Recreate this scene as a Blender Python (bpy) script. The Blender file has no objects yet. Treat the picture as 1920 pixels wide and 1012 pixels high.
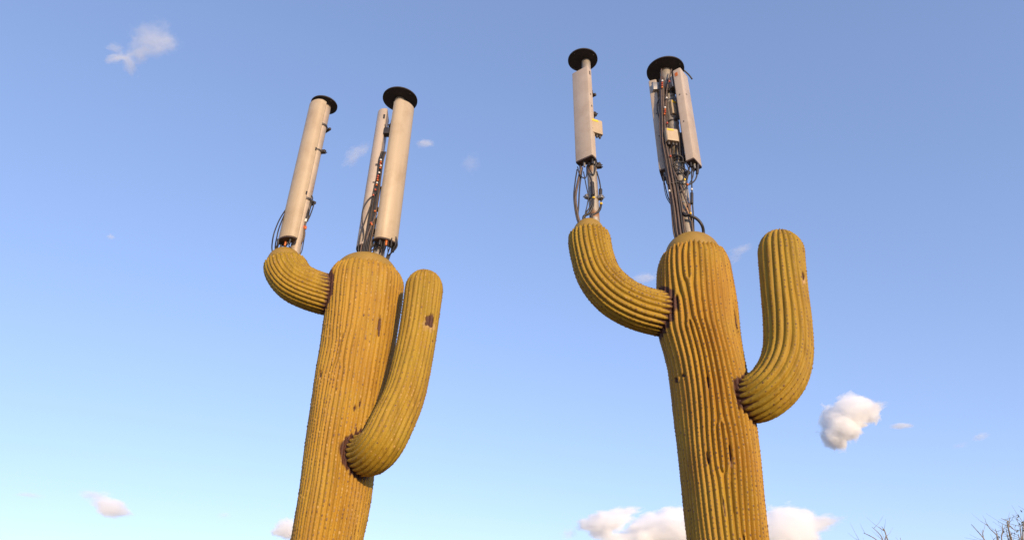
import bpy, math, random
import numpy as np
from mathutils import Matrix, Vector

random.seed(7)
RNG = np.random.default_rng(11)
SC = bpy.context.scene
COL = SC.collection
R = math.radians

# ------------------------------------------------------------------ camera
PITCH, ROLL, FPX, EYE = 30.0, 1.16, 1227.0, 1.6      # FPX: focal length for a 1920 px wide picture
cam_d = bpy.data.cameras.new('camera')
cam = bpy.data.objects.new('camera', cam_d)
COL.objects.link(cam)
CM = Matrix.Rotation(R(90 + PITCH), 3, 'X') @ Matrix.Rotation(R(ROLL), 3, 'Z')
cam.matrix_world = Matrix.Translation((0, 0, EYE)) @ CM.to_4x4()
cam_d.sensor_width = 36.0
cam_d.lens = FPX / 1920 * 36.0
cam_d.clip_start, cam_d.clip_end = 0.1, 60000
SC.camera = cam

# ------------------------------------------------------------------ light
SUN_AZ, SUN_EL = 25.0, 11.0        # azimuth from -Y (behind the viewer) towards +X, elevation
sd = Vector((math.sin(R(SUN_AZ)) * math.cos(R(SUN_EL)), -math.cos(R(SUN_AZ)) * math.cos(R(SUN_EL)), math.sin(R(SUN_EL))))
world = bpy.data.worlds.new('World')
SC.world = world
world.use_nodes = True
wn, wl = world.node_tree.nodes, world.node_tree.links
wn.clear()
sky = wn.new('ShaderNodeTexSky')
sky.sky_type = 'NISHITA'
sky.sun_disc = False
sky.sun_elevation = R(SUN_EL)
sky.sun_rotation = math.atan2(sd.x, sd.y)
sky.altitude = 800
sky.air_density = 1.0
sky.dust_density = 0.6
sky.ozone_density = 1.0
bg = wn.new('ShaderNodeBackground')
bg.inputs['Strength'].default_value = 0.15
wo = wn.new('ShaderNodeOutputWorld')
# evening white balance and the soft tone of the photographed sky, the same for the whole sky
gam = wn.new('ShaderNodeGamma')
gam.inputs['Gamma'].default_value = 0.58
tint = wn.new('ShaderNodeMix')
tint.data_type = 'RGBA'
tint.blend_type = 'MULTIPLY'
tint.inputs[0].default_value = 1.0
tint.inputs[7].default_value = (1.0, 1.14, 1.62, 1)
wl.new(sky.outputs[0], gam.inputs[0])
wl.new(gam.outputs[0], tint.inputs[6])
wl.new(tint.outputs[2], bg.inputs[0])
wl.new(bg.outputs[0], wo.inputs[0])
sun_d = bpy.data.lights.new('sun', 'SUN')
sun_d.energy = 2.35
sun_d.angle = R(0.53)
sun_d.color = (1.0, 0.74, 0.46)
sun = bpy.data.objects.new('sun', sun_d)
sun.rotation_euler = (-sd).to_track_quat('-Z', 'Y').to_euler()
sun.location = (20, -40, 30)
COL.objects.link(sun)
SC.view_settings.view_transform = 'Standard'
SC.view_settings.look = 'None'
SC.view_settings.exposure = 1.0
SC.view_settings.gamma = 1.0
SC.view_settings.use_curve_mapping = False
SC.cycles.use_denoising = True
SC.cycles.max_bounces = 24
SC.cycles.volume_bounces = 24
SC.cycles.volume_step_rate = 0.25
SC.cycles.volume_max_steps = 256

# ------------------------------------------------------------------ helpers
def ray(px, py):
    return CM @ Vector(((px - 960) / FPX, (506 - py) / FPX, -1))

def at(px, py, Y):
    """point of the vertical plane y = Y that shows at (px, py) of the 1920 x 1012 picture"""
    d = ray(px, py)
    return Vector((0, 0, EYE)) + d * (Y / d.y)

def zat(py, x, Y):
    """height on the vertical line (x, Y) that shows at picture row py"""
    lo, hi = -5.0, 60.0
    CT = CM.transposed()
    for _ in range(50):
        m = (lo + hi) / 2
        q = CT @ Vector((x, Y, m - EYE))
        if 506 - FPX * q.y / -q.z > py: lo = m
        else: hi = m
    return lo

def mpp(p):
    """metres for one picture pixel at point p"""
    q = CM.transposed() @ (Vector(p) - Vector((0, 0, EYE)))
    return -q.z / FPX

def empty(name, loc, label=None, cat=None, group=None):
    o = bpy.data.objects.new(name, None)
    o.location = loc
    o.empty_display_size = 0.2
    COL.objects.link(o)
    tag(o, label, cat, group)
    return o

def tag(o, label=None, cat=None, group=None, kind=None):
    if label: o['label'] = label
    if cat: o['category'] = cat
    if group: o['group'] = group
    if kind: o['kind'] = kind
    return o

def link(name, me, mat, parent=None, smooth=True):
    o = bpy.data.objects.new(name, me)
    if mat: me.materials.append(mat)
    COL.objects.link(o)
    if smooth and len(me.polygons):
        me.polygons.foreach_set('use_smooth', np.ones(len(me.polygons), dtype=bool))
    if parent:
        o.parent = parent
        inv = Matrix.Identity(4)
        p = parent
        t = Vector((0, 0, 0))
        while p:
            t += p.location
            p = p.parent
        o.location = -t          # every mesh is written in world coordinates; parents carry no rotation
    return o

def grid_mesh(name, V, closed=True):
    """V: rows x cols x 3; cols wrap round"""
    n, m, _ = V.shape
    me = bpy.data.meshes.new(name)
    me.vertices.add(n * m)
    me.vertices.foreach_set('co', V.reshape(-1).astype(np.float32))
    i = np.arange(n - 1)[:, None] * m
    j = np.arange(m)[None, :]
    j2 = (j + 1) % m
    q = np.stack([i + j, i + j2, i + m + j2, i + m + j], -1).reshape(-1, 4)
    nf = len(q)
    me.loops.add(nf * 4)
    me.polygons.add(nf)
    me.loops.foreach_set('vertex_index', q.reshape(-1).astype(np.int32))
    me.polygons.foreach_set('loop_start', (np.arange(nf) * 4).astype(np.int32))
    me.polygons.foreach_set('loop_total', np.full(nf, 4, dtype=np.int32))
    me.update(calc_edges=True)
    return me

def catmull(P, n):
    P = np.asarray([tuple(p) for p in P], float)
    k = len(P)
    if k == 2:
        t = np.linspace(0, 1, n)[:, None]
        return P[0] * (1 - t) + P[1] * t
    Q = np.vstack([2 * P[0] - P[1], P, 2 * P[-1] - P[-2]])
    out = []
    for t in np.linspace(0, k - 1 - 1e-9, n):
        i = int(t); f = t - i
        p0, p1, p2, p3 = Q[i], Q[i + 1], Q[i + 2], Q[i + 3]
        out.append(0.5 * (2 * p1 + (p2 - p0) * f + (2 * p0 - 5 * p1 + 4 * p2 - p3) * f * f + (3 * p1 - p0 - 3 * p2 + p3) * f ** 3))
    return np.array(out)

def resample(P, step):
    """even arc-length resampling of a dense polyline; returns points and the fractional source index"""
    d = np.r_[0, np.cumsum(np.linalg.norm(np.diff(P, axis=0), axis=1))]
    n = max(4, int(d[-1] / step))
    s = np.linspace(0, d[-1], n)
    return np.stack([np.interp(s, d, P[:, k]) for k in range(3)], 1), s, np.interp(s, d, np.arange(len(P)))

class MB:
    """collects shapes into one mesh"""
    def __init__(self): self.v, self.f = [], []
    def add(self, V, F):
        b = len(self.v)
        self.v += [tuple(v) for v in V]
        self.f += [tuple(b + i for i in f) for f in F]
        return self
    def prism(self, prof, z0, z1, fr):
        """closed profile (a, b) along frame fr = (origin, axis a, axis b) from height z0 to z1 with slightly eased ends"""
        o, a, b = fr
        n = len(prof)
        c = np.mean(prof, axis=0)
        e = 0.006
        rings = []
        for z, k in ((z0, 0.965), (z0 + e, 1.0), (z1 - e, 1.0), (z1, 0.965)):
            rings.append([o + a * (c[0] + (p[0] - c[0]) * k) + b * (c[1] + (p[1] - c[1]) * k) + Vector((0, 0, z)) for p in prof])
        V = [v for r in rings for v in r]
        F = []
        for k in range(3):
            for i in range(n):
                F.append((k * n + i, k * n + (i + 1) % n, (k + 1) * n + (i + 1) % n, (k + 1) * n + i))
        F.append(tuple(range(n - 1, -1, -1)))
        F.append(tuple(range(3 * n, 4 * n)))
        return self.add(V, F)
    def tube(self, P, rad, sides=8, n=None, taper=None, caps=True):
        P = catmull(P, n or max(2, 6 * (len(P) - 1) if len(P) > 2 else 2))
        k = len(P)
        T = np.gradient(P, axis=0)
        T /= np.linalg.norm(T, axis=1)[:, None] + 1e-12
        up = np.array([0.3, 1, 0.2]) if abs(T[0][2]) > 0.7 else np.array([0, 0, 1.0])
        u = np.cross(T[0], up); u /= np.linalg.norm(u)
        V = []
        for i in range(k):
            u = u - T[i] * (u @ T[i]); u /= np.linalg.norm(u)
            w = np.cross(T[i], u)
            r = rad if taper is None else rad * (1 + (taper - 1) * i / (k - 1))
            for j in range(sides):
                a = 2 * math.pi * j / sides
                V.append(P[i] + r * (u * math.cos(a) + w * math.sin(a)))
        F = [(i * sides + j, i * sides + (j + 1) % sides, (i + 1) * sides + (j + 1) % sides, (i + 1) * sides + j)
             for i in range(k - 1) for j in range(sides)]
        if caps:
            F.append(tuple(range(sides - 1, -1, -1)))
            F.append(tuple(range((k - 1) * sides, k * sides)))
        return self.add(V, F)
    def box(self, c, a, b, h, bev=0.0):
        """box at centre c with half-extent vectors a, b (horizontal) and half height h"""
        c, a, b = Vector(c), Vector(a), Vector(b)
        la, lb = a.length, b.length
        e = min(bev, la * .5, lb * .5)
        if e:
            prof = [(la - e, -lb), (la, -lb + e), (la, lb - e), (la - e, lb), (-la + e, lb), (-la, lb - e), (-la, -lb + e), (-la + e, -lb)]
        else:
            prof = [(la, -lb), (la, lb), (-la, lb), (-la, -lb)]
        return self.prism(prof, c.z - h, c.z + h, (Vector((c.x, c.y, 0)), a.normalized(), b.normalized()))
    def lathe(self, c, prof, sides=32):
        """profile [(r, z)] round the vertical through c"""
        n = len(prof)
        V = [(c[0] + r * math.cos(2 * math.pi * j / sides), c[1] + r * math.sin(2 * math.pi * j / sides), z) for r, z in prof for j in range(sides)]
        F = [(i * sides + j, i * sides + (j + 1) % sides, (i + 1) * sides + (j + 1) % sides, (i + 1) * sides + j) for i in range(n - 1) for j in range(sides)]
        F.append(tuple(range(sides - 1, -1, -1)))
        F.append(tuple(range((n - 1) * sides, n * sides)))
        return self.add(V, F)
    def build(self, name, mat, parent=None, smooth=False, auto=None):
        me = bpy.data.meshes.new(name)
        me.from_pydata(self.v, [], self.f)
        me.update()
        o = link(name, me, mat, parent, smooth)
        if auto is not None:
            me.polygons.foreach_set('use_smooth', np.ones(len(me.polygons), dtype=bool))
            me.set_sharp_from_angle(angle=R(auto))
        return o

# ------------------------------------------------------------------ materials
def new_mat(name):
    m = bpy.data.materials.new(name)
    m.use_nodes = True
    nt = m.node_tree
    return m, nt.nodes, nt.links, nt.nodes['Principled BSDF']

def noise(N, L, scale, detail=4, rough=0.55, coord='Object', vec=None):
    if vec is None:
        tc = N.new('ShaderNodeTexCoord'); vec = tc.outputs[coord]
    t = N.new('ShaderNodeTexNoise')
    t.inputs['Scale'].default_value = scale
    t.inputs['Detail'].default_value = detail
    t.inputs['Roughness'].default_value = rough
    L.new(vec, t.inputs['Vector'])
    return t

def ramp(N, L, src, stops):
    r = N.new('ShaderNodeValToRGB')
    e = r.color_ramp.elements
    e[0].position, e[0].color = stops[0][0], (*stops[0][1], 1)
    e[1].position, e[1].color = stops[-1][0], (*stops[-1][1], 1)
    for p, c in stops[1:-1]:
        k = e.new(p); k.color = (*c, 1)
    L.new(src, r.inputs[0])
    return r

def mixc(N, L, fac, a, b, mode='MIX'):
    m = N.new('ShaderNodeMix'); m.data_type = 'RGBA'; m.blend_type = mode
    for sock, val in ((m.inputs[0], fac), (m.inputs[6], a), (m.inputs[7], b)):
        if hasattr(val, 'is_output'): L.new(val, sock)
        elif isinstance(val, (int, float)): sock.default_value = val
        else: sock.default_value = (*val, 1)
    return m.outputs[2]

def bump(N, L, P, src, strength, dist=0.01):
    b = N.new('ShaderNodeBump')
    b.inputs['Strength'].default_value = strength
    b.inputs['Distance'].default_value = dist
    L.new(src, b.inputs['Height'])
    L.new(b.outputs[0], P.inputs['Normal'])

def plain(name, col, rough=0.5, metal=0.0, vary=0.15, scale=9.0, bmp=0.0):
    m, N, L, P = new_mat(name)
    n = noise(N, L, scale)
    r = ramp(N, L, n.outputs['Fac'], [(0.3, tuple(c * (1 - vary) for c in col)), (0.7, tuple(min(1, c * (1 + vary)) for c in col))])
    L.new(r.outputs[0], P.inputs['Base Color'])
    P.inputs['Roughness'].default_value = rough
    P.inputs['Metallic'].default_value = metal
    if bmp:
        n2 = noise(N, L, scale * 12, 3)
        bump(N, L, P, n2.outputs['Fac'], bmp, 0.004)
    return m

def cactus_mat(name, ca, cb, cc):
    """mustard paint on moulded fibreglass; 'scar' marks the brown painted or broken places"""
    m, N, L, P = new_mat(name)
    n1 = noise(N, L, 1.6, 5, 0.6)
    base = ramp(N, L, n1.outputs['Fac'], [(0.30, ca), (0.52, cb), (0.72, cc)])
    tc = N.new('ShaderNodeTexCoord')
    mp = N.new('ShaderNodeMapping'); mp.inputs['Scale'].default_value = (14, 14, 1.1)
    L.new(tc.outputs['Object'], mp.inputs[0])
    n2 = noise(N, L, 1.0, 5, 0.65, vec=mp.outputs[0])
    st = ramp(N, L, n2.outputs['Fac'], [(0.30, (0.72, 0.66, 0.60)), (0.58, (1.07, 1.05, 1.03))])
    col = mixc(N, L, 1.0, base.outputs[0], st.outputs[0], 'MULTIPLY')
    n3 = noise(N, L, 60, 3, 0.7)
    sp = ramp(N, L, n3.outputs['Fac'], [(0.30, (0.78, 0.72, 0.66)), (0.5, (1, 1, 1))])
    col = mixc(N, L, 0.8, col, sp.outputs[0], 'MULTIPLY')
    # chipped paint: pale fibreglass showing through in small flecks
    n5 = noise(N, L, 23, 6, 0.75)
    ch = ramp(N, L, n5.outputs['Fac'], [(0.735, (0, 0, 0)), (0.77, (1, 1, 1))])
    col = mixc(N, L, ch.outputs[0], col, (0.42, 0.28, 0.12))
    a = N.new('ShaderNodeAttribute'); a.attribute_name = 'scar'
    sc = ramp(N, L, n3.outputs['Fac'], [(0.35, (0.045, 0.016, 0.009)), (0.65, (0.105, 0.038, 0.020))])
    col = mixc(N, L, a.outputs['Fac'], col, sc.outputs[0])
    b = N.new('ShaderNodeAttribute'); b.attribute_name = 'pale'
    col = mixc(N, L, b.outputs['Fac'], col, (0.55, 0.36, 0.20))
    L.new(col, P.inputs['Base Color'])
    P.inputs['Roughness'].default_value = 0.62
    P.inputs['Specular IOR Level'].default_value = 0.35
    bump(N, L, P, n3.outputs['Fac'], 0.55, 0.007)
    return m

M = {}
M['trunk_l'] = cactus_mat('ochre_fibreglass', (0.375, 0.199, 0.017), (0.408, 0.231, 0.020), (0.385, 0.239, 0.023))
M['trunk_r'] = cactus_mat('amber_fibreglass', (0.389, 0.198, 0.016), (0.408, 0.228, 0.019), (0.370, 0.234, 0.021))
M['arm'] = cactus_mat('olive_fibreglass', (0.341, 0.200, 0.015), (0.365, 0.227, 0.017), (0.331, 0.227, 0.019))
M['cap'] = plain('cap_paint', (0.325, 0.195, 0.030), 0.6, 0, 0.10, 6, 0.25)

def spine_mat():
    m, N, L, P = new_mat('areole_paint')
    a = N.new('ShaderNodeAttribute'); a.attribute_name = 'tone'
    r = ramp(N, L, a.outputs['Fac'], [(0.0, (0.085, 0.036, 0.018)), (0.5, (0.20, 0.10, 0.030)), (1.0, (0.47, 0.275, 0.065))])
    L.new(r.outputs[0], P.inputs['Base Color'])
    P.inputs['Roughness'].default_value = 0.6
    return m
M['spine'] = spine_mat()

def panel_mat(name, col):
    m, N, L, P = new_mat(name)
    tc = N.new('ShaderNodeTexCoord')
    mp = N.new('ShaderNodeMapping'); mp.inputs['Scale'].default_value = (16, 16, 0.5)
    L.new(tc.outputs['Object'], mp.inputs[0])
    n = noise(N, L, 1.0, 5, 0.6, vec=mp.outputs[0])
    r = ramp(N, L, n.outputs['Fac'], [(0.30, tuple(c * 0.90 for c in col)), (0.65, col)])
    n2 = noise(N, L, 3.0, 6, 0.65)
    r2 = ramp(N, L, n2.outputs['Fac'], [(0.30, (0.84, 0.80, 0.76)), (0.55, (1, 1, 1))])
    c = mixc(N, L, 1.0, r.outputs[0], r2.outputs[0], 'MULTIPLY')
    n3 = noise(N, L, 42, 4, 0.7)
    r3 = ramp(N, L, n3.outputs['Fac'], [(0.24, (0.55, 0.47, 0.40)), (0.31, (1, 1, 1))])
    c = mixc(N, L, 0.7, c, r3.outputs[0], 'MULTIPLY')
    L.new(c, P.inputs['Base Color'])
    P.inputs['Roughness'].default_value = 0.5
    return m
M['panel'] = panel_mat('beige_radome', (0.51, 0.40, 0.265))
M['panel2'] = panel_mat('pinkish_radome', (0.51, 0.42, 0.335))
M['disc'] = plain('dark_disc', (0.030, 0.022, 0.018), 0.75, 0, 0.25, 14)
M['endcap'] = plain('end_cap_plastic', (0.060, 0.036, 0.028), 0.65, 0, 0.3, 16)
M['black'] = plain('black_rubber', (0.026, 0.022, 0.023), 0.5, 0, 0.35, 20)
M['brown_cable'] = plain('brown_cable', (0.11, 0.073, 0.055), 0.55, 0, 0.25, 18)
M['orange'] = plain('orange_tape', (0.60, 0.15, 0.02), 0.45, 0, 0.1, 20)
M['red'] = plain('red_tape', (0.45, 0.07, 0.025), 0.45, 0, 0.1, 20)
M['yellow'] = plain('yellow_label', (0.80, 0.52, 0.03), 0.5, 0, 0.08, 20)
M['white'] = plain('white_tape', (0.75, 0.72, 0.66), 0.5, 0, 0.05, 20)
M['steel'] = plain('galvanised_steel', (0.36, 0.34, 0.32), 0.5, 0.75, 0.2, 25)
M['bolt'] = plain('dark_steel', (0.10, 0.085, 0.075), 0.5, 0.6, 0.3, 30)

def pole_mat(name, a, b, rust):
    m, N, L, P = new_mat(name)
    n = noise(N, L, 7, 6, 0.65)
    r = ramp(N, L, n.outputs['Fac'], [(0.30, a), (0.65, b)])
    n2 = noise(N, L, 3.2, 7, 0.7)
    k = ramp(N, L, n2.outputs['Fac'], [(0.56, (0, 0, 0)), (0.66, (rust, rust, rust))])
    c = mixc(N, L, k.outputs[0], r.outputs[0], (0.27, 0.115, 0.035))
    L.new(c, P.inputs['Base Color'])
    P.inputs['Roughness'].default_value = 0.55
    P.inputs['Metallic'].default_value = 0.25
    return m
M['pole_tan'] = pole_mat('tan_pole', (0.40, 0.32, 0.25), (0.50, 0.41, 0.32), 0.45)
M['pole_grey'] = pole_mat('weathered_pole', (0.27, 0.235, 0.20), (0.40, 0.35, 0.29), 0.9)

# ------------------------------------------------------------------ ground
def soil():
    m, N, L, P = new_mat('desert_soil')
    n = noise(N, L, 0.25, 8, 0.6)
    r = ramp(N, L, n.outputs['Fac'], [(0.3, (0.24, 0.165, 0.105)), (0.7, (0.36, 0.265, 0.18))])
    n2 = noise(N, L, 9, 6, 0.7)
    r2 = ramp(N, L, n2.outputs['Fac'], [(0.35, (0.72, 0.70, 0.68)), (0.65, (1.05, 1.03, 1.0))])
    c = mixc(N, L, 1.0, r.outputs[0], r2.outputs[0], 'MULTIPLY')
    L.new(c, P.inputs['Base Color'])
    P.inputs['Roughness'].default_value = 0.95
    bump(N, L, P, n2.outputs['Fac'], 0.6, 0.04)
    return m
M['soil'] = soil()
gr = [0, 3, 6, 9, 12, 16, 22, 30, 45, 80, 200, 800, 3000, 12000, 40000]
GV = np.zeros((len(gr), 96, 3))
for i, r_ in enumerate(gr):
    for j in range(96):
        a = 2 * math.pi * j / 96
        GV[i, j] = (r_ * math.cos(a), 8 + r_ * math.sin(a), 0.04 * math.sin(r_ * .9 + 3 * a) * (0 < r_ < 60))
tag(link('ground', grid_mesh('ground', GV), M['soil']), kind='structure')

# ------------------------------------------------------------------ the two artificial saguaros
def ribs(theta, s, N, amp, seed, vort, Rm):
    """rib phase over the surface: wandering ribs, and pairs of dislocations where a rib splits or dies"""
    g = np.random.default_rng(seed)
    ph = N * theta[None, :] + 0 * s[:, None]
    for _ in range(7):
        k = g.integers(1, 6); w = g.uniform(0.5, 2.6); p, q = g.uniform(0, 6.28, 2)
        ph = ph + amp * g.uniform(.4, 1) * np.sin(k * theta[None, :] + p) * np.sin(w * s[:, None] + q)
    for (t0, s0, sg) in vort:
        dt = (theta[None, :] - t0 + np.pi) % (2 * np.pi) - np.pi
        ph = ph + sg * np.arctan2((s[:, None] - s0) / Rm, dt)
    return ph

def rib_h(ph, p=0.85):
    """0 in the groove, 1 on the crest: rounded crests, sharp grooves"""
    return np.abs(np.cos(ph / 2)) ** p

def put_attr(me, name, val):
    a = me.attributes.new(name, 'FLOAT', 'POINT')
    a.data.foreach_set('value', np.ascontiguousarray(val.reshape(-1), dtype=np.float32))

def noise1(g, s, w):
    return sum(g.uniform(.4, 1) * np.sin(s * w * k + g.uniform(0, 6.28)) for k in (1, 1.7, 2.9, 4.3)) / 3

def normals_of(V):
    du = np.roll(V, -1, 1) - np.roll(V, 1, 1)
    dv = np.gradient(V, axis=0)
    n = np.cross(du, dv)
    return n / (np.linalg.norm(n, axis=2, keepdims=True) + 1e-12)

def spines(parent, V, Nn, H, s, gap, size, seed, tone, smax=None, smin=None, skip=None):
    """areoles: small raised knobs in rows along the rib crests"""
    g = np.random.default_rng(seed)
    rows = []
    last = -1
    vv, ff, tt = [], [], []
    nxt = {}
    for i in range(2, len(s) - 2):
        if smin is not None and s[i] < smin: continue
        if smax is not None and s[i] > smax: break
        h = H[i]
        cr = np.where((h >= np.roll(h, 1)) & (h > np.roll(h, -1)) & (h > 0.88))[0]
        for j in cr:
            key = None
            # each crest keeps its own rhythm: look for a knob placed near this column lately
            ok = True
            for dj in range(-4, 5):
                k = (j + dj) % V.shape[1]
                if k in nxt and s[i] < nxt[k]: ok = False; break
            if not ok: continue
            if skip is not None and skip[i, j] > 0.4: continue
            nxt[j] = s[i] + gap * g.uniform(0.85, 1.15)
            if g.random() < 0.06: continue
            p = V[i, j]; n = Nn[i, j]
            u = V[i + 1, j] - V[i - 1, j]; u = u / (np.linalg.norm(u) + 1e-9)
            w = np.cross(n, u)
            z = size * g.uniform(0.7, 1.25); el = 0.9 + 0.7 * tone
            b = len(vv)
            p = p - n * 0.003
            for q in range(5):
                a = 2 * math.pi * q / 5
                vv.append(p + u * (z * el * math.cos(a)) + w * (z * 0.85 * math.sin(a)))
            vv.append(p + n * (z * 0.40 + .003) - u * z * .15)
            ff += [(b + q, b + (q + 1) % 5, b + 5) for q in range(5)]
            t = np.clip(g.normal(tone, 0.18), 0, 1)
            tt += [t] * 6
    me = bpy.data.meshes.new('areoles')
    me.from_pydata([tuple(v) for v in vv], [], ff)
    me.update()
    put_attr(me, 'tone', np.array(tt))
    o = link('areoles', me, M['spine'], parent)
    tag(o, kind='stuff')
    return o

def nearest_front(V, Nn, px, py):
    """surface point of the grid seen at a picture position"""
    d = np.array(ray(px, py)); d = d / np.linalg.norm(d)
    rel = V - np.array([0, 0, EYE])
    t = rel @ d
    dist = np.linalg.norm(rel - t[..., None] * d, axis=2)
    dist = dist + 10 * ((Nn @ d) > 0)
    i = np.unravel_index(np.argmin(dist), dist.shape)
    return V[i]

def scar_mask(V, Nn, scars, seed):
    g = np.random.default_rng(seed)
    m = np.zeros(V.shape[:2]); pale = np.zeros(V.shape[:2])
    for (px, py, hw, hh, pl) in scars:
        c = nearest_front(V, Nn, px, py)
        k = mpp(c)
        dz = (V[..., 2] - c[2]) / (hh * k * 1.2)
        dx = (V[..., 0] - c[0]) + 0.12 * (V[..., 2] - c[2]) * g.uniform(-1, 1)
        dl = np.sqrt(dx ** 2 + (V[..., 1] - c[1]) ** 2) / (hw * k)
        wob = 1 + 0.12 * np.sin(V[..., 2] * 70 + px) + 0.10 * np.sin(V[..., 0] * 90 + py)
        e = ((dz ** 4 + dl ** 4) ** .25 if pl else np.sqrt(dz ** 2 + dl ** 2)) / wob
        m = np.maximum(m, np.clip((1.15 - e) / 0.25, 0, 1))
        if pl: pale = np.maximum(pale, pl * np.clip((1.9 - e) / 0.4, 0, 1) * (e > 1.0) * (V[..., 2] < c[2] - .35 * hh * k))
    return m, pale

def dome(parent, x, Y, zr, a, row, sides):
    """smooth cap of base radius a on the rim at height zr, its outline reaching up to picture row `row`"""
    d = math.hypot(x, Y)
    m = (zat(row, x, Y) - EYE) / d
    h2 = (m * d - (zr - EYE)) ** 2 - (a * m) ** 2
    h = math.sqrt(h2) if h2 > (0.35 * a) ** 2 else 0.35 * a
    h = min(h, 1.1 * a)
    prof = [(a * .99, zr - 0.10)] + [(a * math.cos(t), zr + h * math.sin(t)) for t in np.linspace(0, 1.5, 16)]
    MB().lathe((x, Y), prof, sides).build('dome_cap', M['cap'], parent, smooth=True)
    return zr + h

def trunk_axis(edges, Y):
    """axis and radius from the outline rows (row, left, right)"""
    zs, cx, rr = [], [], []
    for py, xl, xr in edges:
        a, b = at(xl, py, Y), at(xr, py, Y)
        c = (a + b) / 2
        az = math.atan2(c.x, Y)
        zs.append(c.z); cx.append(c.x); rr.append((b - a).length / 2 * math.cos(az))
    o = np.argsort(zs)
    return np.array(zs)[o], np.array(cx)[o], np.array(rr)[o]

def make_trunk(root, Y, edges, N, depth, amp, seed, vort, mat, scars, gap, arms, tone, top_round, rim_row, cap_row, prof=0.85, notch=0.004):
    zs, cx, rr = trunk_axis(edges, Y)
    ztop = zat(rim_row, cx[-1], Y - .95 * rr[-1])
    # lower part of the trunk runs on down to the ground
    sl = (cx[3] - cx[0]) / (zs[3] - zs[0])
    zs = np.r_[-0.05, zs[0] * .5, zs]
    cx = np.r_[cx[0] - sl * .35 * zs[2], cx[0] - sl * .3 * zs[2] * .5, cx]
    rr = np.r_[rr[0] * 0.96, rr[0] * 0.98, rr]
    z = np.r_[np.linspace(-0.05, 1.7, 50)[:-1], np.arange(1.7, ztop, 0.0125)]
    X = np.interp(z, zs, cx); RR = np.interp(z, zs, rr)
    ker = np.exp(-np.linspace(-2, 2, 25) ** 2); ker /= ker.sum()
    def sm(a): return np.convolve(np.pad(a, 12, mode='reflect', reflect_type='odd'), ker, 'valid')
    X, RR = sm(X), sm(RR)
    # shoulder: the shell rounds in towards the cut rim
    t = np.clip((z - (ztop - top_round)) / top_round, 0, 1)
    RR = RR * (1 - 0.11 * t ** 2.2)
    m = N * 10
    th = np.linspace(0, 2 * np.pi, m, endpoint=False)
    ph = ribs(th, z, N, amp, seed, vort, np.mean(rr))
    H = rib_h(ph, prof)
    g = np.random.default_rng(seed + 5)
    fine = 0.5 + 0.5 * np.cos(2 * np.pi * z[:, None] / gap + 3 * np.sin(ph * 0.5 + g.uniform(0, 6)))
    lump = 0.010 * np.sin(2 * th[None, :] + 1.3 * z[:, None]) + 0.007 * np.sin(3 * th[None, :] - 2.1 * z[:, None] + 1) + 0.004 * np.sin(5 * th[None, :] + 4.4 * z[:, None])
    r = RR[:, None] + lump - depth * (1 - H) * (0.85 + 0.3 * np.sin(2.2 * th[None, :] + z[:, None])) - notch * fine * H
    V = np.zeros((len(z), m, 3))
    V[..., 0] = X[:, None] + r * np.cos(th)
    V[..., 1] = Y + r * np.sin(th)
    # the rim is cut unevenly: every rib ends at its own height
    zj = z[:, None] + np.clip((z[:, None] - (ztop - 0.12)) / 0.12, 0, 1) * (0.034 * (H - 0.6) + 0.020 * np.sin(th[None, :] * 7 + 2) * np.sin(th[None, :] * 3))
    V[..., 2] = zj
    Nn = normals_of(V)
    mask, pale = scar_mask(V, Nn, scars, seed)
    V -= Nn * (mask * 0.014)[..., None]
    for (A, ra, reach, jg) in arms:      # brown joint paint round each arm
        sub = A[::6]
        D = np.full(V.shape[:2], 9.0)
        for k, p in enumerate(sub):
            D = np.minimum(D, np.linalg.norm(V - p, axis=2) - ra[::6][k])
        jag = 0.024 * np.sin(ph) * (0.55 + 0.45 * np.sin(13 * th[None, :] + 2) + 0.35 * np.sin(29 * th[None, :])) + 0.012 * np.sin(11 * z[:, None] + 5 * th[None, :])
        mask = np.maximum(mask, np.clip((reach + jag * jg - D) / 0.015, 0, 1))
    # close the rim inwards
    V = np.concatenate([V, V[-1:] * 1.0], 0)
    cxy = np.array([X[-1], Y])
    V[-1, :, :2] = cxy + (V[-2, :, :2] - cxy) * 0.80
    V[-1, :, 2] -= 0.02
    mask = np.concatenate([mask, mask[-1:]], 0); pale = np.concatenate([pale, pale[-1:]], 0)
    me = grid_mesh('trunk', V)
    put_attr(me, 'scar', mask); put_attr(me, 'pale', pale)
    o = link('trunk', me, mat, root)
    sp = spines(o, V[:-1], Nn, H, z, gap, 0.0135 if tone > .5 else 0.0115, seed + 9, tone, smin=1.7, skip=mask[:-1])
    # smooth dome that closes the trunk
    zc = dome(o, X[-1], Y, ztop - .01, RR[-1] * .96 - depth * .6, cap_row, 64)
    return o, (X[-1], Y, zc), (z, X, RR)

def arm_path(pts):
    """pts: (px, py, Y, radius in pixels) -> dense axis, radius"""
    P = [at(a, b, Y) for a, b, Y, _ in pts]
    rad = np.array([r * mpp(p) for (_, _, _, r), p in zip(pts, P)])
    D = catmull(P, 400)
    A, s, idx = resample(D, 0.0125)
    rr = np.interp(idx / 399 * (len(P) - 1), np.arange(len(P)), rad)
    ker = np.exp(-np.linspace(-2, 2, 31) ** 2); ker /= ker.sum()
    rr = np.convolve(np.pad(rr, 15, mode='edge'), ker, 'valid')
    return A, s, rr

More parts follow.
